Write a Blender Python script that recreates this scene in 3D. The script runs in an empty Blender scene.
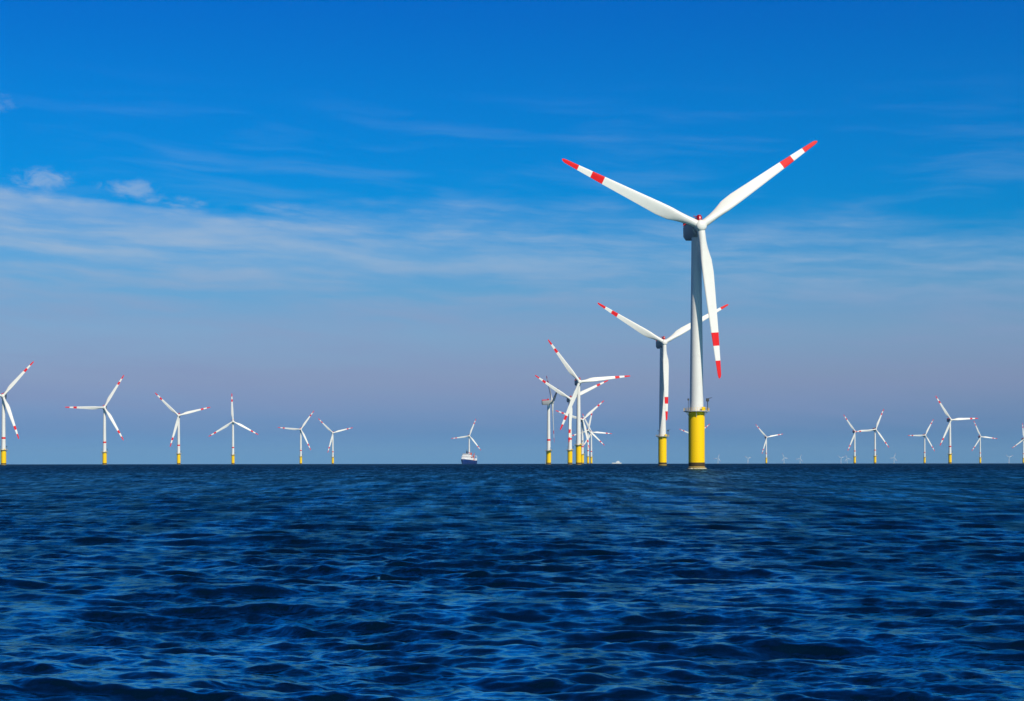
import bpy, bmesh, math, random
import numpy as np
from mathutils import Matrix, Vector

R = math.radians
sc = bpy.context.scene
COL = sc.collection
RE = 6371000.0                      # radius of the earth: the sea really curves away
F = 1600.0                          # focal length in pixels at 1024 wide
EYE = 2.7                           # camera height above the water
HY = 462.3                          # row of the true horizontal
ROLL = 0.001

# ------------------------------------------------------------------ camera
cd = bpy.data.cameras.new('camera')
cam = bpy.data.objects.new('camera', cd)
COL.objects.link(cam)
cd.sensor_fit = 'HORIZONTAL'
cd.sensor_width = 36.0
cd.lens = 36.0 * F / 1024.0
cd.shift_y = (HY - 350.5) / 1024.0
cd.clip_start = 0.1
cd.clip_end = 120000.0
cam.matrix_world = Matrix.Translation((0, 0, EYE)) @ Matrix.Rotation(R(90), 4, 'X') @ Matrix.Rotation(-ROLL, 4, 'Z')
sc.camera = cam

# ------------------------------------------------------------------ light
SUN_AZ = 31.5      # degrees to the right of straight behind the camera
SUN_EL = 38.0
SUN_STRENGTH = 5.0
SKY_STRENGTH = 0.10
sc.cycles.use_denoising = True
vs = sc.view_settings
vs.view_transform = 'Standard'
vs.look = 'None'
vs.exposure = 0.0
vs.gamma = 1.0
vs.use_curve_mapping = False

sd = bpy.data.lights.new('sun', 'SUN')
sd.energy = SUN_STRENGTH
sd.angle = R(0.5)
sd.color = (1.0, 0.92, 0.78)
sun = bpy.data.objects.new('sun', sd)
COL.objects.link(sun)
to_sun = Vector((math.sin(R(SUN_AZ)) * math.cos(R(SUN_EL)), -math.cos(R(SUN_AZ)) * math.cos(R(SUN_EL)), math.sin(R(SUN_EL))))
sun.rotation_euler = to_sun.to_track_quat('Z', 'Y').to_euler()
sun.location = (0, 0, 300)


class N:
    """small helper for writing node trees"""
    def __init__(self, nt):
        self.nt = nt
    def new(self, t, **kw):
        n = self.nt.nodes.new(t)
        for k, v in kw.items():
            setattr(n, k, v)
        return n
    def put(self, sock, v):
        if isinstance(v, bpy.types.NodeSocket):
            self.nt.links.new(v, sock)
        else:
            sock.default_value = v
    def m(self, op, a, b=0.0, c=0.0, clamp=False):
        n = self.new('ShaderNodeMath', operation=op, use_clamp=clamp)
        self.put(n.inputs[0], a); self.put(n.inputs[1], b); self.put(n.inputs[2], c)
        return n.outputs[0]
    def smooth(self, v, a, b, lo=0.0, hi=1.0):
        n = self.new('ShaderNodeMapRange', interpolation_type='SMOOTHSTEP')
        self.put(n.inputs[0], v)
        self.put(n.inputs[1], a); self.put(n.inputs[2], b); self.put(n.inputs[3], lo); self.put(n.inputs[4], hi)
        return n.outputs[0]
    def vec(self, x, y, z=0.0):
        n = self.new('ShaderNodeCombineXYZ')
        self.put(n.inputs[0], x); self.put(n.inputs[1], y); self.put(n.inputs[2], z)
        return n.outputs[0]
    def noise(self, v, scale, detail=4, rough=0.5, dist=0.0):
        n = self.new('ShaderNodeTexNoise')
        self.put(n.inputs['Vector'], v)
        n.inputs['Scale'].default_value = scale
        n.inputs['Detail'].default_value = detail
        n.inputs['Roughness'].default_value = rough
        n.inputs['Distortion'].default_value = dist
        return n
    def mix(self, f, a, b, blend='MIX'):
        n = self.new('ShaderNodeMix', data_type='RGBA', blend_type=blend)
        self.put(n.inputs[0], f); self.put(n.inputs[6], a); self.put(n.inputs[7], b)
        return n.outputs[2]
    def ramp(self, f, stops, interp='LINEAR'):
        n = self.new('ShaderNodeValToRGB')
        n.color_ramp.interpolation = interp
        e = n.color_ramp.elements
        while len(e) < len(stops):
            e.new(0.5)
        for el, (p, c) in zip(e, stops):
            el.position = p
            el.color = (c[0], c[1], c[2], 1.0)
        self.put(n.inputs[0], f)
        return n.outputs[0]


world = bpy.data.worlds.new('World')
sc.world = world
world.use_nodes = True
wn = N(world.node_tree)
bg = world.node_tree.nodes['Background']
bg.inputs[1].default_value = SKY_STRENGTH
sky = wn.new('ShaderNodeTexSky')
sky.sky_type = 'NISHITA'
sky.sun_disc = False
sky.sun_elevation = R(SUN_EL)
sky.sun_rotation = R(180.0 - SUN_AZ)
sky.dust_density = 0.3
sky.ozone_density = 4.0
tc = wn.new('ShaderNodeTexCoord')
sep = wn.new('ShaderNodeSeparateXYZ')
world.node_tree.links.new(tc.outputs['Generated'], sep.inputs[0])
X, Y, Z = sep.outputs
el = wn.m('MULTIPLY', wn.m('ARCSINE', Z), 57.29578)             # degrees above the horizon
az = wn.m('MULTIPLY', wn.m('ARCTAN2', X, Y), 57.29578)          # degrees right of north


def EL(y):
    return math.degrees(math.atan((HY - y) / F))


# the deep polarised blue of that day, by elevation
k = 0.08 / SKY_STRENGTH
tint = [(463, (0.161, 0.454, 1.097)), (430, (0.150, 0.325, 0.781)), (380, (0.402, 0.427, 0.668)), (330, (0.424, 0.565, 0.757)), (290, (0.173, 0.574, 0.825)), (240, (0.009, 0.548, 0.914)), (180, (0.001, 0.548, 0.991)), (100, (0.001, 0.530, 1.043)), (0, (0.001, 0.456, 1.064))]
stops = [(0.0, tint[0][1])] + [(max(0.001, EL(y)) / 90.0, c) for y, c in tint] + [(30 / 90.0, (.001, .24, .60)), (60 / 90.0, (.004, .10, .26))]
tcol = wn.ramp(wn.m('DIVIDE', el, 90.0, clamp=True), stops)
base = wn.mix(1.0, sky.outputs[0], tcol, 'MULTIPLY')

# cirrus: streaks in a sheet that ends along a slanting edge, a few small puffs above it
slant = wn.m('ADD', el, wn.m('MULTIPLY', az, 0.05))
warp = wn.noise(wn.vec(wn.m('MULTIPLY', az, 0.16), wn.m('MULTIPLY', slant, 0.5), 3.1), 1.0, 3)
wob = wn.m('SUBTRACT', warp.outputs[0], 0.5)
s1 = wn.noise(wn.vec(wn.m('MULTIPLY', az, 0.14), wn.m('ADD', wn.m('MULTIPLY', slant, 1.35), wn.m('MULTIPLY', wob, 1.5)), 0.0), 1.0, 7, 0.56).outputs[0]
s2 = wn.noise(wn.vec(wn.m('MULTIPLY', az, 0.45), wn.m('ADD', wn.m('MULTIPLY', slant, 2.2), wn.m('MULTIPLY', wob, 1.2)), 7.7), 1.0, 6, 0.6).outputs[0]
left = wn.smooth(az, 4.0, -12.0)
edge = wn.m('ADD', 8.35, wn.m('MULTIPLY', az, -0.055))
edge = wn.m('ADD', edge, wn.m('MULTIPLY', wob, 2.2))
edge = wn.m('ADD', edge, wn.m('MULTIPLY', wn.m('SUBTRACT', s2, 0.5), 1.2))
soft = wn.m('MULTIPLY_ADD', left, -0.9, 1.25)
band = wn.smooth(el, wn.m('ADD', edge, soft), wn.m('SUBTRACT', edge, soft))
fall = wn.smooth(el, 3.2, 8.0, 0.55, 1.0)
streak = wn.smooth(s1, 0.30, 0.68, 0.42, 1.05)
fine = wn.smooth(s2, 0.3, 0.7, 0.82, 1.08)
dens = wn.m('MULTIPLY', wn.m('MULTIPLY', band, fall), wn.m('MULTIPLY', streak, fine))
dens = wn.m('MULTIPLY', dens, wn.m('MULTIPLY_ADD', left, 0.14, 0.72))
# faint veil higher up
veil = wn.m('MULTIPLY', wn.smooth(s1, 0.45, 0.8), wn.m('MULTIPLY', wn.smooth(el, 14.0, 10.0), 0.16))


def blob(px, py, sx, sy):
    a = math.degrees(math.atan((px - 512) / F))
    dx = wn.m('DIVIDE', wn.m('SUBTRACT', az, a), sx)
    dy = wn.m('DIVIDE', wn.m('SUBTRACT', el, EL(py) * math.cos(R(a))), sy)
    d = wn.m('ADD', wn.m('MULTIPLY', dx, dx), wn.m('MULTIPLY', dy, dy))
    return wn.m('EXPONENT', wn.m('MULTIPLY', d, -1.0))


pn = wn.noise(wn.vec(wn.m('MULTIPLY', az, 1.5), wn.m('MULTIPLY', el, 2.8), 4.3), 1.0, 8, 0.62, 0.5).outputs[0]
puffs = wn.m('ADD', wn.m('ADD', blob(42, 178, 1.25, 0.42), blob(132, 188, 1.1, 0.36)), wn.m('ADD', wn.m('MULTIPLY', blob(180, 202, 1.3, 0.26), 0.7), wn.m('MULTIPLY', blob(0, 102, 1.0, 0.5), 0.55)))
puffs = wn.m('MULTIPLY', wn.smooth(wn.m('MULTIPLY', wn.m('ADD', 0.25, puffs), pn), 0.30, 0.72), 0.58)
one = wn.m('SUBTRACT', 1.0, wn.m('MULTIPLY', wn.m('SUBTRACT', 1.0, dens), wn.m('MULTIPLY', wn.m('SUBTRACT', 1.0, puffs), wn.m('SUBTRACT', 1.0, veil))))
front = wn.smooth(Y, -0.2, 0.2)
one = wn.m('MULTIPLY', one, wn.smooth(el, 0.0, 2.0))
ccol = wn.ramp(wn.m('DIVIDE', el, 12.0, clamp=True), [(0.0, (.19, .28, .50)), (0.25, (.23, .29, .50)), (0.42, (.25, .34, .55)), (0.6, (.31, .46, .66)), (1.0, (.32, .47, .71))])
cscaled = wn.mix(1.0, ccol, (1.0 / SKY_STRENGTH,) * 3 + (1.0,), 'MULTIPLY')
final = wn.mix(one, base, cscaled)
world.node_tree.links.new(final, bg.inputs[0])


# ------------------------------------------------------------------ helpers
def prop(o, label=None, cat=None, group=None, kind=None):
    if label: o['label'] = label
    if cat: o['category'] = cat
    if group: o['group'] = group
    if kind: o['kind'] = kind
    return o


def mat(name, color, rough=0.5, dirt=0.0, dirt_scale=0.6, metal=0.0, streak=False, spec=0.5):
    m = bpy.data.materials.new(name)
    m.use_nodes = True
    n = N(m.node_tree)
    b = m.node_tree.nodes['Principled BSDF']
    b.inputs['Roughness'].default_value = rough
    b.inputs['Metallic'].default_value = metal
    b.inputs['Specular IOR Level'].default_value = spec
    t = n.new('ShaderNodeTexCoord')
    v = t.outputs['Object']
    if streak:
        mp = n.new('ShaderNodeMapping')
        mp.inputs['Scale'].default_value = (1.0, 1.0, 0.12)
        m.node_tree.links.new(v, mp.inputs[0])
        v = mp.outputs[0]
    f = n.smooth(n.noise(v, dirt_scale, 6, 0.62).outputs[0], 0.42, 0.75, 0.0, dirt)
    dark = tuple(c * 0.55 for c in color) + (1.0,)
    col = n.mix(f, tuple(color) + (1.0,), dark)
    m.node_tree.links.new(col, b.inputs['Base Color'])
    return m


M = {}
M['white'] = mat('white_paint', (.69, .68, .63), 0.45, 0.12, 0.25)
M['tower'] = mat('tower_paint', (.68, .67, .63), 0.5, 0.16, 0.5, streak=True)
M['red'] = mat('red_paint', (.66, .007, .010), 0.5, 0.12, 0.4, spec=0.15)
M['yellow'] = mat('yellow_paint', (.85, .53, .0006), 0.5, 0.05, 0.25, streak=True, spec=0.15)
M['weed'] = mat('weed_band', (.055, .032, .006), 0.8, 0.7, 1.2)
M['wet'] = mat('wet_steel', (.30, .20, .05), 0.45, 0.6, 1.4)
M['grey'] = mat('grey_steel', (.42, .43, .43), 0.55, 0.3, 1.0)
M['dark'] = mat('dark_grey', (.035, .037, .04), 0.5, 0.3, 1.0)
M['nacelle'] = mat('nacelle_shade_grey', (.30, .31, .32), 0.5, 0.15, 0.4)  # white housing greyed down: its shaded look is put into the base colour
M['lamp'] = mat('red_lamp', (.35, .004, .012), 0.25)
M['navy'] = mat('navy_hull', (.004, .028, .15), 0.4, 0.3, 0.3)
M['ship_white'] = mat('ship_white', (.78, .78, .77), 0.5, 0.15, 0.3)
M['orange'] = mat('orange_paint', (.62, .10, .02), 0.5, 0.2, 0.5)
M['glass'] = mat('window_glass', (.015, .02, .03), 0.08)
M['foam'] = mat('foam', (.42, .38, .26), 0.7, 0.5, 2.5)
M['pale'] = mat('pale_paint', (.72, .72, .70), 0.6, 0.1, 0.2)


def link(name, bm, mats, parent=None, smooth=True):
    me = bpy.data.meshes.new(name)
    bmesh.ops.recalc_face_normals(bm, faces=bm.faces)
    bm.to_mesh(me)
    bm.free()
    if not isinstance(mats, (list, tuple)):
        mats = [mats]
    for m_ in mats:
        me.materials.append(m_)
    if smooth:
        for p in me.polygons:
            p.use_smooth = True
        me.set_sharp_from_angle(angle=R(38))
    o = bpy.data.objects.new(name, me)
    COL.objects.link(o)
    if parent:
        o.parent = parent
    return o


def lathe(bm, prof, n=40, cx=0.0, cy=0.0, mi=None, cap=True, ring=False):
    """prof: list of (radius, z); mi: material index per segment"""
    rows = []
    for r, z in prof:
        rows.append([bm.verts.new((cx + r * math.cos(2 * math.pi * i / n), cy + r * math.sin(2 * math.pi * i / n), z)) for i in range(n)])
    segs = len(rows) if ring else len(rows) - 1
    for j in range(segs):
        a, b = rows[j], rows[(j + 1) % len(rows)]
        for i in range(n):
            f = bm.faces.new((a[i], a[(i + 1) % n], b[(i + 1) % n], b[i]))
            if mi: f.material_index = mi[j]
    if cap and not ring:
        f = bm.faces.new(rows[0][::-1])
        if mi: f.material_index = mi[0]
        f = bm.faces.new(rows[-1])
        if mi: f.material_index = mi[-1]


def box(bm, c, s, rot=None, bevel=0.0):
    b2 = bmesh.new()
    bmesh.ops.create_cube(b2, size=1.0)
    bmesh.ops.scale(b2, vec=s, verts=b2.verts)
    if bevel:
        bmesh.ops.bevel(b2, geom=b2.edges[:], offset=bevel, segments=2, affect='EDGES')
    mt = Matrix.Translation(c) @ (rot.to_4x4() if rot else Matrix.Identity(4))
    bmesh.ops.transform(b2, matrix=mt, verts=b2.verts)
    merge(bm, b2)


def merge(bm, b2, mi=None):
    vm = {v: bm.verts.new(v.co) for v in b2.verts}
    for f in b2.faces:
        try:
            nf = bm.faces.new([vm[v] for v in f.verts])
            nf.material_index = f.material_index if mi is None else mi
        except ValueError:
            pass
    b2.free()


def bar(bm, p, q, r, n=8):
    p, q = Vector(p), Vector(q)
    d = q - p
    b2 = bmesh.new()
    bmesh.ops.create_cone(b2, cap_ends=True, segments=n, radius1=r, radius2=r, depth=d.length)
    mt = Matrix.Translation((p + q) / 2) @ d.to_track_quat('Z', 'Y').to_matrix().to_4x4()
    bmesh.ops.transform(b2, matrix=mt, verts=b2.verts)
    merge(bm, b2)


def loft(bm, rings, cap=True):
    rows = [[bm.verts.new(p) for p in ring] for ring in rings]
    n = len(rows[0])
    for a, b in zip(rows, rows[1:]):
        for i in range(n):
            bm.faces.new((a[i], a[(i + 1) % n], b[(i + 1) % n], b[i]))
    if cap:
        bm.faces.new(rows[0][::-1]); bm.faces.new(rows[-1])


# ------------------------------------------------------------------ sea
SPECTRUM = ((12.0, 26.0, 14, 0.016, 0.4), (4.0, 12.0, 30, 0.040, 0.5), (1.7, 4.0, 44, 0.062, 0.5), (0.75, 1.7, 64, 0.095, 0.5),
            (0.35, 0.75, 90, 0.105, 0.55), (0.12, 0.35, 110, 0.120, 0.6))
LEAN = 1.6


def build_sea():
    rng = np.random.default_rng(11)
    # radii of the rings (graded with distance so that near waves are fine)
    rs = [0.0, 0.6]
    while rs[-1] < 11.0: rs.append(rs[-1] + max(0.08, rs[-1] * 0.02))
    while rs[-1] < 1000.0: rs.append(rs[-1] * 1.0030)
    while rs[-1] < 4000.0: rs.append(rs[-1] * 1.005)
    while rs[-1] < 26000.0: rs.append(rs[-1] * 1.03)
    rs = np.array(rs[1:])
    dense = np.linspace(-25.0, 25.0, 900)
    rest = np.arange(28.0, 333.0, 3.0)
    az_ = np.radians(np.concatenate([dense, rest]))
    nr, na = len(rs), len(az_)
    RR = rs[:, None]
    X0 = RR * np.sin(az_)[None, :]
    Y0 = RR * np.cos(az_)[None, :]
    dx = np.zeros_like(X0); dy = np.zeros_like(X0); dz = np.zeros_like(X0); lean = np.zeros_like(X0)
    spacing = np.gradient(rs)
    # wave components: length, direction, amplitude
    comps = []
    for lam0, lam1, cnt, slope, spread in SPECTRUM:
        lam = np.exp(rng.uniform(math.log(lam0), math.log(lam1), cnt))
        th = math.radians(14.0) + rng.normal(0, spread, cnt)
        kk = 2 * math.pi / lam
        amp = slope * math.sqrt(2.0 / cnt) / kk
        comps += list(zip(lam, th, amp, rng.uniform(0, 2 * math.pi, cnt)))
    nd = len(dense)
    # gusts: patches where the small chop is livelier
    gust = 1.0 + 0.30 * np.sin(X0 / 5.3 + 1.9 * np.sin(Y0 / 13.0 + .4)) * np.sin(Y0 / 8.7 + 1.5 * np.sin(X0 / 7.1)) + 0.35 * np.sin(X0 / 17.0 + 1.7 * np.sin(Y0 / 41.0)) * np.sin(Y0 / 29.0 + 1.3 * np.sin(X0 / 23.0 + 0.5))
    for lam, th, amp, ph in comps:
        w = np.clip((lam / spacing - 2.2) / 2.0, 0, 1)
        rows = np.nonzero(w > 0)[0]
        if len(rows) == 0: continue
        r1 = rows[-1] + 1
        kx, ky = math.sin(th) * 2 * math.pi / lam, math.cos(th) * 2 * math.pi / lam
        p = kx * X0[:r1, :nd] + ky * Y0[:r1, :nd] + ph
        a = amp * w[:r1, None]
        if lam < 2.2: a = a * gust[:r1, :nd]
        s, c = np.sin(p), np.cos(p)
        dz[:r1, :nd] += a * c
        if lam > 0.65: lean[:r1, :nd] += a * c
        q = 0.5 if lam > 1.0 else 0.3
        dx[:r1, :nd] -= q * a * s * math.sin(th)
        dy[:r1, :nd] -= q * a * s * math.cos(th)
    fade = np.clip((rs - 1.0) / 5.0, 0, 1)[:, None]
    # fade the swell to nothing at the two sides of the finely divided sector
    side = np.ones(na); e = 24
    side[:e] = np.linspace(0, 1, e); side[nd - e:nd] = np.linspace(1, 0, e); side[nd:] = 0
    g = fade * side[None, :]
    dy -= LEAN * lean * np.clip(1.0 - rs / 900.0, 0, 1)[:, None]      # crests lean towards the near side: steep short fronts, long backs
    Xw, Yw = X0 + dx * g, Y0 + dy * g
    Zw = dz * g - RR ** 2 / (2 * RE)
    co = np.empty((nr * na + 1, 3), dtype=np.float32)
    co[:-1, 0] = Xw.ravel(); co[:-1, 1] = Yw.ravel(); co[:-1, 2] = Zw.ravel()
    co[-1] = (0, 0, 0)
    i = np.arange(nr - 1)[:, None]; j = np.arange(na)[None, :]; j2 = (j + 1) % na
    quads = np.stack([i * na + j, i * na + j2, (i + 1) * na + j2, (i + 1) * na + j], axis=-1)[:, :, ::-1].reshape(-1, 4)
    jj = np.arange(na)
    tris = np.stack([np.full(na, nr * na), jj, (jj + 1) % na], axis=-1)[:, ::-1]
    nq, nt_ = len(quads), len(tris)
    me = bpy.data.meshes.new('sea')
    me.vertices.add(len(co)); me.vertices.foreach_set('co', co.ravel())
    me.loops.add(nq * 4 + nt_ * 3)
    me.loops.foreach_set('vertex_index', np.concatenate([quads.ravel(), tris.ravel()]).astype(np.int32))
    me.polygons.add(nq + nt_)
    me.polygons.foreach_set('loop_start', np.concatenate([np.arange(nq) * 4, nq * 4 + np.arange(nt_) * 3]).astype(np.int32))
    me.polygons.foreach_set('use_smooth', np.ones(nq + nt_, dtype=bool))
    me.update(calc_edges=True)
    o = bpy.data.objects.new('sea', me)
    COL.objects.link(o)
    prop(o, kind='structure')
    m = bpy.data.materials.new('sea_water')
    m.use_nodes = True
    n = N(m.node_tree)
    m.node_tree.nodes.remove(m.node_tree.nodes['Principled BSDF'])
    deep = n.new('ShaderNodeBsdfDiffuse')
    deep.inputs['Color'].default_value = (.0003, .0058, .0175, 1)
    gl = n.new('ShaderNodeBsdfGlossy', distribution='BECKMANN')
    gl.inputs['Color'].default_value = (.42, .93, 1.0, 1)
    fr = n.new('ShaderNodeFresnel')
    fr.inputs['IOR'].default_value = 1.333
    mx = n.new('ShaderNodeMixShader')
    m.node_tree.links.new(deep.outputs[0], mx.inputs[1])
    m.node_tree.links.new(gl.outputs[0], mx.inputs[2])
    m.node_tree.links.new(mx.outputs[0], m.node_tree.nodes['Material Output'].inputs['Surface'])
    # ripples smaller than the mesh carries: slopes added to the normal
    t = n.new('ShaderNodeTexCoord')
    pos = t.outputs['Object']
    sp = n.new('ShaderNodeSeparateXYZ'); m.node_tree.links.new(pos, sp.inputs[0])
    flat = n.vec(n.m('MULTIPLY', sp.outputs[0], 0.4), sp.outputs[1], 0.0)
    dist = n.m('SQRT', n.m('ADD', n.m('MULTIPLY', sp.outputs[0], sp.outputs[0]), n.m('MULTIPLY', sp.outputs[1], sp.outputs[1])))
    m.node_tree.links.new(n.m('ADD', n.smooth(dist, 12.0, 120.0, 0.20, 0.27), n.smooth(dist, 100.0, 700.0, 0.0, 0.12)), gl.inputs['Roughness'])
    # rough water hides its own grazing facets: the farther the unresolved chop, the less of the grazing sky it returns
    kf = n.m('ADD', n.smooth(dist, 14.0, 90.0, 0.75, 1.8), n.smooth(dist, 70.0, 900.0, 0.0, 3.4))
    la = n.noise(n.vec(n.m('MULTIPLY', sp.outputs[0], 0.9), n.m('MULTIPLY', sp.outputs[1], 0.16), 5.0), 1.0, 5, 0.65).outputs[0]
    lb = n.noise(n.vec(n.m('MULTIPLY', sp.outputs[0], 0.30), n.m('MULTIPLY', sp.outputs[1], 0.014), 9.0), 1.0, 5, 0.65).outputs[0]
    lab = n.m('MULTIPLY', n.smooth(la, 0.36, 0.64, 0.45, 1.7), n.smooth(lb, 0.36, 0.64, n.smooth(dist, 25.0, 110.0, 0.75, 0.35), n.smooth(dist, 25.0, 110.0, 1.3, 2.2)))
    kf = n.m('MULTIPLY', kf, lab)
    m.node_tree.links.new(n.m('DIVIDE', fr.outputs[0], n.m('ADD', 1.0, n.m('MULTIPLY', fr.outputs[0], kf))), mx.inputs[0])
    acc = None
    # wind streaks: lanes of rougher and smoother water along the wind
    lane = n.noise(n.vec(n.m('MULTIPLY', sp.outputs[0], 0.16), n.m('MULTIPLY', sp.outputs[1], 0.022), 2.0), 1.0, 5, 0.62).outputs[0]
    lane = n.smooth(lane, 0.34, 0.66, 0.35, 1.6)
    for sc_, amp in ((15.0, n.m('MULTIPLY', lane, 1.0)), (5.0, n.m('MULTIPLY', lane, 0.6)), (0.8, n.m('MULTIPLY', lane, n.smooth(dist, 40.0, 300.0, 0.1, 1.0))), (0.14, n.m('MULTIPLY', lane, n.smooth(dist, 150.0, 900.0, 0.0, 1.2)))):
        nz = n.noise(flat, sc_, 3, 0.6)
        sub = n.new('ShaderNodeVectorMath', operation='SUBTRACT')
        m.node_tree.links.new(nz.outputs['Color'], sub.inputs[0]); sub.inputs[1].default_value = (.5, .5, .5)
        scl = n.new('ShaderNodeVectorMath', operation='SCALE')
        m.node_tree.links.new(sub.outputs[0], scl.inputs[0]); n.put(scl.inputs[3], amp)
        if acc is None: acc = scl.outputs[0]
        else:
            ad = n.new('ShaderNodeVectorMath', operation='ADD')
            m.node_tree.links.new(acc, ad.inputs[0]); m.node_tree.links.new(scl.outputs[0], ad.inputs[1]); acc = ad.outputs[0]
    hz = n.new('ShaderNodeVectorMath', operation='MULTIPLY'); m.node_tree.links.new(acc, hz.inputs[0]); hz.inputs[1].default_value = (1, 1, 0)
    geo = n.new('ShaderNodeNewGeometry')
    ad = n.new('ShaderNodeVectorMath', operation='ADD'); m.node_tree.links.new(geo.outputs['Normal'], ad.inputs[0]); m.node_tree.links.new(hz.outputs[0], ad.inputs[1])
    nm = n.new('ShaderNodeVectorMath', operation='NORMALIZE'); m.node_tree.links.new(ad.outputs[0], nm.inputs[0])
    m.node_tree.links.new(nm.outputs[0], gl.inputs['Normal'])
    m.node_tree.links.new(nm.outputs[0], fr.inputs['Normal'])
    me.materials.append(m)
    return o


build_sea()

# ------------------------------------------------------------------ haze over the water
HAZE = 2.0e-5
if HAZE > 0:
    bm = bmesh.new()
    L = 27000.0
    box(bm, (0, 0, (230.0 - 60.0) / 2), (2 * L, 2 * L, 290.0))
    hz = link('haze', bm, [], smooth=False)
    hm = bpy.data.materials.new('haze_air')
    hm.use_nodes = True
    nt = hm.node_tree
    nt.nodes.remove(nt.nodes['Principled BSDF'])
    pv = nt.nodes.new('ShaderNodeVolumePrincipled')
    pv.inputs['Color'].default_value = (.45, .76, 1.0, 1)
    pv.inputs['Density'].default_value = HAZE
    nt.links.new(pv.outputs[0], nt.nodes['Material Output'].inputs['Volume'])
    hz.data.materials.append(hm)
    prop(hz, kind='stuff')


# ------------------------------------------------------------------ wind turbine
def blade_mesh():
    """blade along +Z from the hub centre, leading edge +X, upwind face -Y"""
    bm = bmesh.new()
    st = [1.4, 2.6, 4.0, 6.0, 8.5, 11.0, 13.0, 15.0, 18.0, 22.0, 27.0, 32.0, 37.0, 42.0, 47.2, 47.25, 53.0, 53.05, 56.5, 58.6, 59.6, 60.0]
    rx = [1.4, 4.0, 8.5, 13.0, 18.0, 27.0, 42.0, 53.0, 58.6, 59.6, 60.0]
    ch = [3.1, 3.1, 4.3, 5.3, 5.1, 4.3, 3.1, 2.05, 1.45, .9, .25]
    tk = [1.0, 1.0, .68, .42, .33, .26, .21, .18, .17, .17, .17]
    tw = [16, 16, 15, 13, 10, 6, 2.5, .5, 0, 0, 0]
    bl = [0.0, 0.0, .45, .85, 1.0, 1.0, 1.0, 1.0, 1, 1, 1]
    n = 24
    rings = []
    for r in st:
        c = np.interp(r, rx, ch); t = np.interp(r, rx, tk); w = R(np.interp(r, rx, tw) + 3.0); k_ = np.interp(r, rx, bl)
        pts = []
        for i in range(n):
            a = 2 * math.pi * i / n
            cxx, cyy = 0.5 * math.cos(a), 0.5 * math.sin(a)            # circle of chord 1, centred
            xa = 0.5 * (1 + math.cos(a))                                # 1 = leading, 0 = trailing
            s = 1 - xa                                                  # from leading edge
            th = 5 * t * (0.2969 * math.sqrt(max(s, 0)) - 0.126 * s - 0.3516 * s * s + 0.2843 * s ** 3 - 0.1015 * s ** 4)
            ya = th * (1 if math.sin(a) >= 0 else -0.75) * c
            camb = 0.10 * s * (1 - s) * c
            ax = (xa - 0.67) * c
            x = (1 - k_) * cxx * 3.1 + k_ * ax
            y = (1 - k_) * cyy * 3.1 * max(t, .7) + k_ * (ya + camb)
            # leading edge turned upwind by the twist
            X_, Y_ = x * math.cos(w) + y * math.sin(w), -x * math.sin(w) + y * math.cos(w)
            bend = -0.004 * r - 0.3 * (r / 60.0) ** 2
            pts.append((X_, Y_ + bend, r))
        rings.append(pts)
    loft(bm, rings)
    bm.faces.ensure_lookup_table()
    for f in bm.faces:
        z = f.calc_center_median().z
        if 42.0 < z < 47.22 or z > 53.02: f.material_index = 1
    for f in bm.faces:
        f.smooth = True
    return bm


def copy_tree(o, parent=None):
    c = o.copy()
    COL.objects.link(c)
    if parent: c.parent = parent
    for ch in list(o.children):
        copy_tree(ch, c)
    return c


OVER = 5.6      # hub centre ahead of the tower axis
TILT = -4.0


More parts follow.
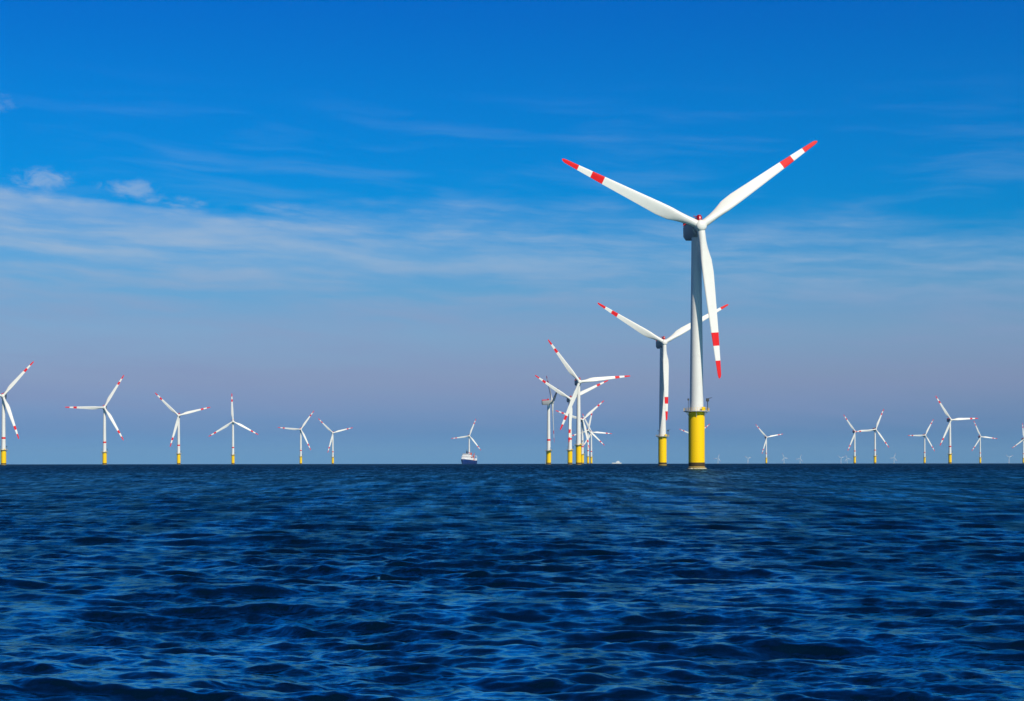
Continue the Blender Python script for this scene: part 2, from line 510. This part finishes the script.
def make_turbine(H, deck, band, tp_r, parent_name='wind_turbine'):
    root = bpy.data.objects.new(parent_name, None)
    COL.objects.link(root)
    # foundation
    bm = bmesh.new()
    lathe(bm, [(tp_r, 2.6), (tp_r, deck - 3.0), (tp_r, deck - 0.6), (tp_r - .15, deck - 0.6), (tp_r - .15, deck - .3)], 48)
    tp = link('transition_piece', bm, M['yellow'], root)
    bm = bmesh.new()
    lathe(bm, [(tp_r - 0.02, 1.15), (tp_r + 0.02, 1.3), (tp_r + 0.02, 2.585), (tp_r - .03, 2.596)], 48)
    link('weed_band', bm, M['weed'], tp)
    bm = bmesh.new()
    lathe(bm, [(tp_r - 0.1, -9.0), (tp_r - .1, 0.0), (tp_r + .2, .35), (tp_r + .2, .8), (tp_r - .12, 1.14)], 48)
    link('pile', bm, M['wet'], root)
    # ladder and boat fenders on the lee side
    bm = bmesh.new()
    for sx in (-.45, .45):
        bar(bm, (-tp_r - .75, sx * 1.9, -1.5), (-tp_r - .75, sx * 1.9, 7.5), .16)
        for z in (1.6, 6.8):
            bar(bm, (-tp_r - .75, sx * 1.9, z), (-tp_r + .1, sx * 1.5, z), .10)
    for sx in (-.3, .3):
        bar(bm, (-tp_r - .35, sx, 0.5), (-tp_r - .35, sx, deck + 1.0), .05)
    z = 0.8
    while z < deck:
        bar(bm, (-tp_r - .35, -.3, z), (-tp_r - .35, .3, z), .03, 6)
        z += 0.6
    for o_rot in (150,):
        lad = link('ladder', bm, M['yellow'], root)
        lad.rotation_euler = (0, 0, R(-115))
    # platform
    bm = bmesh.new()
    pr = 5.2
    lathe(bm, [(tp_r - .3, deck - .28), (pr, deck - .28), (pr, deck), (tp_r - .3, deck)], 32, ring=True)
    for i in range(6):
        a = R(60 * i + 12)
        c, s = math.cos(a), math.sin(a)
        bar(bm, ((tp_r - .05) * c, (tp_r - .05) * s, deck - 2.6), ((pr - .4) * c, (pr - .4) * s, deck - .26), .11)
        bar(bm, ((tp_r - .1) * c, (tp_r - .1) * s, deck - .42), ((pr - .15) * c, (pr - .15) * s, deck - .42), .13)
    pf = link('platform', bm, M['grey'], root)
    bm = bmesh.new()
    nseg = 28
    for i in range(nseg):
        a, b = 2 * math.pi * i / nseg, 2 * math.pi * (i + 1) / nseg
        p, q = ((pr - .12) * math.cos(a), (pr - .12) * math.sin(a)), ((pr - .12) * math.cos(b), (pr - .12) * math.sin(b))
        bar(bm, (*p, deck - .02), (*p, deck + 1.15), .035, 6)
        for z in (.55, 1.15):
            bar(bm, (*p, deck + z), (*q, deck + z), .03, 6)
    link('railing', bm, M['yellow'], pf)
    # crane and lanterns on the deck
    bm = bmesh.new()
    bar(bm, (4.1, -1.6, deck), (4.1, -1.6, deck + 3.9), .16)
    box(bm, (4.1, -1.6, deck + 4.4), (1.1, .9, 1.3), bevel=.12)
    bar(bm, (4.1, -1.6, deck + 4.9), (5.6, -2.6, deck + 5.3), .1)
    link('deck_crane', bm, M['dark'], root)
    bm = bmesh.new()
    bar(bm, (-4.0, -2.0, deck), (-4.0, -2.0, deck + 4.2), .09)
    box(bm, (-4.0, -2.0, deck + 4.5), (.6, .6, .8), bevel=.08)
    link('lantern_post', bm, M['dark'], root)
    bm = bmesh.new()
    box(bm, (1.7, -3.75, deck + .75), (1.3, .8, 1.5), bevel=.05)
    link('equipment_cabinet', bm, M['yellow'], root)
    # tower
    bm = bmesh.new()
    zt = H - 3.5
    rb, rt = 2.75, 1.95
    prof, mi = [], []
    zs = [deck - .3, deck + 1.0, deck + 20, deck + 40, deck + 58, zt]
    if band: zs += [band - 1.25, band + 1.25]
    zs = sorted(zs)
    for z in zs:
        prof.append((rb + (rt - rb) * (z - deck) / (zt - deck), z))
    for a, b in zip(zs, zs[1:]):
        mi.append(1 if band and abs((a + b) / 2 - band) < 1.0 else 0)
    lathe(bm, prof, 48, mi=mi)
    tw = link('tower', bm, [M['tower'], M['red']], root)
    for zf in (deck + 22, deck + 46):
        bm = bmesh.new()
        rr = rb + (rt - rb) * (zf - deck) / (zt - deck)
        lathe(bm, [(rr - .05, zf - .12), (rr + .035, zf - .1), (rr + .035, zf + .1), (rr - .05, zf + .12)], 48, ring=True)
        link('flange', bm, M['tower'], tw)
    bm = bmesh.new()
    box(bm, (0, 0, deck + 1.35), (.95, .16, 2.1), bevel=.05)
    dr = link('door', bm, M['grey'], tw)
    dr.matrix_local = Matrix.Rotation(R(100), 4, 'Z') @ Matrix.Translation((0, -rb + .02, 0))
    # nacelle: an eight sided housing, long axis Y, rotor at -Y
    T = Matrix.Translation((0, 0, H)) @ Matrix.Rotation(R(TILT), 4, 'X')
    bm = bmesh.new()
    rings = []
    for y, sx, zt_, zb, ch_ in ((-3.4, 1.85, 1.9, -2.1, .8), (-3.0, 2.4, 2.7, -2.8, .9), (-1.0, 2.75, 3.0, -3.4, 1.2), (2.5, 2.8, 3.0, -3.4, 1.2), (7.5, 2.8, 3.0, -3.1, 1.2), (9.4, 2.7, 2.9, -2.8, 1.1), (9.9, 2.3, 2.5, -2.0, .9)):
        q = .35
        rings.append([(-sx + ch_ * .9, y, zb), (sx - ch_ * .9, y, zb), (sx, y, zb + ch_ * 1.35), (sx, y, zt_ - q), (sx - q, y, zt_), (-sx + q, y, zt_), (-sx, y, zt_ - q), (-sx, y, zb + ch_ * 1.35)])
    loft(bm, rings)
    nc = link('nacelle', bm, M['nacelle'], root)
    nc.matrix_local = T
    # red heli hoist basket on the roof
    bm = bmesh.new()
    box(bm, (0, 5.2, 3.12), (5.4, 9.0, .16))
    for i in range(11):
        for sx in (-2.62, 2.62):
            bar(bm, (sx, .85 + i * .87, 3.15), (sx, .85 + i * .87, 4.45), .05, 6)
    for sx in (-2.62, 2.62):
        box(bm, (sx, 5.2, 4.0), (.06, 8.9, .8))
    box(bm, (0, 9.62, 4.0), (5.18, .06, .8)); box(bm, (0, .78, 4.0), (5.18, .06, .8))
    link('hoist_platform', bm, M['red'], nc)
    bm = bmesh.new()
    lathe(bm, [(.8, 2.9), (1.15, 3.1), (1.15, 5.0), (.7, 5.7)], 20, 1.25, .0)
    link('warning_light', bm, M['lamp'], nc)
    bm = bmesh.new()
    bar(bm, (.2, 1.6, 2.9), (.2, 1.6, 5.6), .14)
    bar(bm, (-.4, 1.6, 5.4), (.8, 1.6, 5.4), .09)
    box(bm, (-.4, 1.6, 5.6), (.25, .3, .5)); box(bm, (.8, 1.6, 5.6), (.25, .3, .5))
    link('anemometer', bm, M['lamp'], nc)
    # yaw collar
    bm = bmesh.new()
    lathe(bm, [(1.9, zt - .02), (2.2, zt + .2), (2.35, zt + .9)], 40)
    link('yaw_collar', bm, M['nacelle'], root)
    # hub
    bm = bmesh.new()
    lathe(bm, [(1.9, -2.2), (2.3, -1.6), (2.45, -.4), (2.35, .9), (2.05, 1.6), (1.8, 1.9), (.9, 2.15), (.2, 2.2)], 40)
    for v in bm.verts:
        x, y, z = v.co
        v.co = (x, -z, y)
    hub = link('hub', bm, M['white'], root)
    hub.matrix_local = T @ Matrix.Translation((0, -OVER, 0))
    bme = blade_mesh()
    b0 = link('blade', bme, [M['white'], M['red']], root)
    for i in range(2):
        c = b0.copy(); COL.objects.link(c); c.parent = root
    return root


def set_rotor(root, H, theta, pitch=0.0, span=1.0):
    T = Matrix.Translation((0, 0, H)) @ Matrix.Rotation(R(TILT), 4, 'X') @ Matrix.Translation((0, -OVER, 0))
    i = 0
    for c in root.children:
        if c.name.split('.')[0] == 'blade':
            c.matrix_local = T @ Matrix.Rotation(R(theta + 120 * i), 4, 'Y') @ Matrix.Rotation(R(pitch), 4, 'Z') @ Matrix.Scale(span, 4)
            i += 1


def place(px, py, H):
    """where a turbine stands so that its hub shows at (px, py)"""
    row = HY - (px - 512) * ROLL
    d = 1000.0
    for _ in range(30):
        d = OVER + F * (H + OVER * math.sin(R(-TILT)) - EYE - d * d / (2 * RE)) / (row - py)
    return (px - 512) / F * d, d, -d * d / (2 * RE)


WIND = 10.3
G = 'wind turbines standing in the sea'
big = (96.0, 23.2, None, 3.25)
std = (90.0, 20.0, 35.5, 3.35)
proto_big = make_turbine(*big)
proto_std = make_turbine(*std)
used = set()
# hub column, hub row, rotor angle (clockwise from up), kind, yaw away from the wind, label
LIST = [
    (696.6, 226, 54.2, 'big', 0, 'largest and nearest white wind turbine, on the thick yellow base in dark water'),
    (662.5, 342.5, 59.8, 'big', 0, 'second largest wind turbine, one blade partly behind the tower of the nearest one'),
    (578.6, 381.8, 83.3, 'big', 0, 'tallest wind turbine of the crowded cluster, one blade level right, one steeply up left'),
    (570.0, 399.2, 63.6, 'std', 0, 'wind turbine just left of the tallest of the cluster, blades spread like a Y'),
    (548.7, 402.0, 47.0, 'std', 87, 'wind turbine turned side on at the left end of the cluster, with dark upright blade'),
    (582.4, 419.8, 48.6, 'std', 0, 'wind turbine just right of the tallest tower of the cluster, one blade raised right'),
    (588.0, 430.4, 13.0, 'std', 0, 'small wind turbine at the right end of the cluster, with one blade almost straight up'),
    (591.3, 432.3, 94.0, 'std', 0, 'rightmost small wind turbine of the cluster, with one blade pointing level right'),
    (3.6, 396, 40.2, 'std', 0, 'white wind turbine cut by the left edge of the picture, on a yellow base'),
    (104.6, 407.5, 30.4, 'std', 0, 'white wind turbine with one blade level left, second from the left edge'),
    (178.7, 415.5, 74.9, 'std', 0, 'white wind turbine third from the left edge, one blade hanging down beside its tower'),
    (233.0, 421.5, 118.0, 'std', 0, 'white wind turbine with one blade straight up, fourth from the left edge'),
    (300.8, 429.4, 35.1, 'std', 0, 'small wind turbine left of the ship, fifth from left, one blade level left'),
    (332.8, 432.9, 75.1, 'std', 0, 'small wind turbine left of the ship, nearest to it on that side'),
    (469.2, 435.9, 22.0, 'std', 0, 'small wind turbine rising right behind the navy and white ship'),
    (766.3, 437.3, 78.9, 'std', 0, 'small lone wind turbine in the gap right of the nearest, largest turbine'),
    (854.7, 431.7, 84.9, 'std', 0, 'left one of two wind turbines whose level blades overlap, right part of the picture'),
    (875.0, 429.4, 24.0, 'std', 0, 'right one of two wind turbines whose level blades overlap, right part of the picture'),
    (924.6, 435.3, 29.7, 'std', 0, 'small wind turbine with one blade level left, just left of the tallest on the right'),
    (950.0, 419.9, 86.9, 'std', 0, 'tallest wind turbine in the right part of the picture, one blade level right'),
    (980.2, 436.8, 96.3, 'std', 0, 'small wind turbine just right of the tallest on the right, one blade drooping right'),
    (1023.4, 439, 116.0, 'std', 0, 'wind turbine cut by the right edge of the picture'),
    (695.7, 435.6, 51.0, 'std', 0, 'far wind turbine hidden behind the thick yellow base of the nearest, only blade ends showing'),
]


def far(label, px, py, theta, kind, yaw):
    P = big if kind == 'big' else std
    proto = proto_big if kind == 'big' else proto_std
    if kind in used:
        o = copy_tree(proto)
    else:
        o = proto
        used.add(kind)
    o.location = place(px, py, P[0])
    o.rotation_euler = (0, 0, R(WIND + yaw))
    prop(o, label, 'wind turbine', G)
    return o, P[0], theta


jobs = []
for px, py, th, kind, yaw, lab in LIST:
    jobs.append(far(lab, px, py, th, kind, yaw))
for o, H, th in jobs:
    set_rotor(o, H, th, 28.0 if 'side on' in o['label'] else 0.0, 1.02 if H > 93 else 1.0)

# ------------------------------------------------------------------ the faint ones on the horizon
def tiny_mesh(theta):
    bm = bmesh.new()
    lathe(bm, [(3.3, 0), (3.3, 20.0), (2.7, 20.1), (2.0, 87.0)], 12, mi=[1, 1, 0])
    box(bm, (0, 2.0, 90), (4.6, 12, 5.5), bevel=.5)
    for i in range(3):
        b2 = blade_mesh()
        bmesh.ops.transform(b2, matrix=Matrix.Translation((0, -OVER, 90)) @ Matrix.Rotation(R(theta + 120 * i), 4, 'Y'), verts=b2.verts)
        for f in b2.faces: f.material_index = 2 if f.material_index else 0
        merge(bm, b2)
    return bm


protos = [link('distant_wind_turbine', tiny_mesh(t), [M['tower'], M['yellow'], M['red']]) for t in (20, 65, 100)]
TINY = [(718, 21000, 'faint distant wind turbine on the horizon just right of the thick yellow base'),
        (748, 22000, 'faint distant wind turbine on the horizon just left of the lone small turbine'),
        (784, 20500, 'faint distant wind turbine on the horizon just right of the lone small turbine'),
        (800, 22000, 'faint distant wind turbine on the horizon, second to the right of the lone small turbine'),
        (841, 21500, 'left one of two faint distant turbines left of the overlapping pair'),
        (847, 22500, 'right one of two faint distant turbines left of the overlapping pair'),
        (894, 20000, 'faint distant wind turbine on the horizon right of the overlapping pair'),
        (1009, 20000, 'faint distant wind turbine on the horizon near the right edge of the picture')]
for i, (px, d, lab) in enumerate(TINY):
    o = protos[i] if i < 3 else protos[i % 3].copy()
    if i >= 3: COL.objects.link(o)
    o.location = ((px - 512) / F * d, d, -d * d / (2 * RE))
    o.rotation_euler = (0, 0, R(WIND + (i * 7 % 5) - 2))
    prop(o, lab, 'wind turbine', 'faint distant turbines on the horizon')


# ------------------------------------------------------------------ ship below the small turbine
def make_ship():
    root = bpy.data.objects.new('service_ship', None)
    COL.objects.link(root)
    prop(root, 'navy hulled ship with white decks on the horizon, below a small wind turbine', 'ship')
    # hull: bow towards -Y, 70 m long
    bm = bmesh.new()
    rings = []
    for y, w0, w1, zt in ((-36, .3, .5, 11.5), (-33, 1.6, 4.0, 11.2), (-26, 4.6, 7.2, 10.6), (-15, 7.2, 8.4, 10.0), (0, 8.2, 8.6, 9.2), (20, 8.2, 8.6, 8.2), (34, 7.4, 8.4, 8.2)):
        ys = y + (2.5 if y < -30 else 0)
        rings.append([(-w1, y, zt), (-(w0 * .3 + w1 * .7), y * .99, 5.0), (-w0, ys, 0), (-w0 * .7, ys, -3), (w0 * .7, ys, -3), (w0, ys, 0), (w0 * .3 + w1 * .7, y * .99, 5.0), (w1, y, zt)])
    loft(bm, rings)
    link('hull', bm, M['navy'], root)
    bm = bmesh.new()
    loft(bm, [[(-4.2, -31, 11.3), (4.2, -31, 11.3), (3.6, -30, 14.4), (-3.6, -30, 14.4)], [(-8.2, -18, 10.3), (8.2, -18, 10.3), (8.1, -18, 14.4), (-8.1, -18, 14.4)], [(-8.3, 12, 9.1), (8.3, 12, 9.1), (8.2, 12, 14.4), (-8.2, 12, 14.4)]])
    box(bm, (0, -8, 16.2), (15.4, 28, 3.6), bevel=.3)
    box(bm, (0, -9, 19.5), (13.6, 21, 3.0), bevel=.3)
    ss = link('superstructure', bm, M['ship_white'], root)
    bm = bmesh.new()
    for k_ in range(9):
        box(bm, (-6.2 + k_ * 1.55, -22.05, 16.6), (.8, .2, .9))
        for sx in (-7.75, 7.75):
            box(bm, (sx, -19 + k_ * 2.7, 16.6), (.2, .9, .9))
    link('window_row', bm, M['glass'], ss)
    bm = bmesh.new()
    box(bm, (0, -12, 22.6), (15.0, 10, 3.0), bevel=.35)
    br = link('bridge', bm, M['ship_white'], root)
    bm = bmesh.new()
    box(bm, (0, -17.03, 22.9), (14.0, .2, 1.1)); box(bm, (7.52, -12, 22.9), (.2, 8.6, 1.1)); box(bm, (-7.52, -12, 22.9), (.2, 8.6, 1.1))
    link('bridge_window', bm, M['glass'], br)
    bm = bmesh.new()
    loft(bm, [[(-1.6, -9.6, 24.0), (1.6, -9.6, 24.0), (1.6, -6.4, 24.0), (-1.6, -6.4, 24.0)], [(-.6, -8.6, 31.0), (.6, -8.6, 31.0), (.6, -7.4, 31.0), (-.6, -7.4, 31.0)]])
    box(bm, (0, -8.3, 28.2), (5.6, .6, .5)); box(bm, (0, -9.3, 26.4), (3.4, .8, .9)); bar(bm, (0, -8, 30.9), (0, -8, 35), .18)
    link('mast', bm, M['dark'], root)
    for sx in (-5.2, 5.2):
        bm = bmesh.new()
        loft(bm, [[(sx - 1.4, 2, 20.9), (sx + 1.4, 2, 20.9), (sx + 1.4, 6, 20.9), (sx - 1.4, 6, 20.9)], [(sx - 1.1, 3, 26), (sx + 1.1, 3, 26), (sx + 1.1, 6.2, 26), (sx - 1.1, 6.2, 26)]])
        link('funnel', bm, M['orange'], root)
    bm = bmesh.new()
    lathe(bm, [(1.4, 8.0), (1.3, 17.0), (1.7, 17.1), (1.7, 19)], 16, 5.5, 19)
    bar(bm, (5.5, 19, 18.6), (3.0, 31, 24.5), .7)
    bar(bm, (5.5, 19, 19), (5.5, 18, 22.5), .4)
    link('crane', bm, M['orange'], root)
    bm = bmesh.new()
    box(bm, (0, 30, 10.5), (14, 6, 5), bevel=.3); bar(bm, (-7.5, 33, 8), (-7.5, 33, 19), .5); bar(bm, (7.5, 33, 8), (7.5, 33, 19), .5); bar(bm, (-7.5, 33, 18.7), (7.5, 33, 18.7), .5)
    link('stern_frame', bm, M['ship_white'], root)
    for sx in (-8.6, 8.6):
        bm = bmesh.new()
        loft(bm, [[(sx + a * .4 * w, y, 15.9 + b * w) for a, b in ((-1, 1), (-1.6, 0), (-1, -1), (1, -1), (1.6, 0), (1, 1))] for y, w in ((-3.5, .4), (-2, 1.2), (2, 1.2), (3.5, .5))])
        link('lifeboat', bm, M['orange'], root)
    return root


ship = make_ship()
sdist = 3300.0
ship.location = ((468.3 - 512) / F * sdist, sdist, -sdist ** 2 / (2 * RE))
ship.rotation_euler = (0, 0, R(-21))
ship.scale = (.9, .9, .9)

# pale far platform vessel right of the cluster
root = bpy.data.objects.new('distant_vessel', None)
COL.objects.link(root)
prop(root, 'pale faint vessel low on the horizon between the cluster and the second largest turbine', 'vessel')
bm = bmesh.new()
loft(bm, [[(x, -w, 9), (x, -w * .7, -2), (x, w * .7, -2), (x, w, 9)] for x, w in ((-38, .5), (-30, 5), (20, 7), (32, 6.5))])
link('hull', bm, M['pale'], root)
bm = bmesh.new()
box(bm, (6, 0, 13), (26, 11, 8), bevel=.4); box(bm, (8, 0, 19), (12, 10, 4), bevel=.4); bar(bm, (8, 0, 20), (8, 0, 28), .5)
link('superstructure', bm, M['pale'], root)
root.scale = (.8, .8, .8)
vd = 9500.0
root.location = ((617 - 512) / F * vd, vd, -vd ** 2 / (2 * RE))

# ------------------------------------------------------------------ white water washing round the nearest pile
main = jobs[0][0]
rng = random.Random(5)
bm = bmesh.new()
n = 90
inner, mid, outer = [], [], []
for i in range(n):
    a = 2 * math.pi * i / n
    w = .2 + .2 * math.sin(3 * a + 1) + .3 * math.sin(7 * a) + .5 * rng.random()
    for lst, r, z in ((inner, 3.1, .45), (mid, 3.45 + .35 * w, .28 + .2 * rng.random()), (outer, 3.6 + w, -.25)):
        lst.append(bm.verts.new((r * math.cos(a), r * math.sin(a), z)))
for A, B in ((inner, mid), (mid, outer)):
    for i in range(n):
        bm.faces.new((A[i], A[(i + 1) % n], B[(i + 1) % n], B[i]))
fo = link('foam', bm, M['foam'])
fo.location = main.location
prop(fo, 'white water washing round the foot of the nearest yellow base', 'foam', kind='stuff')
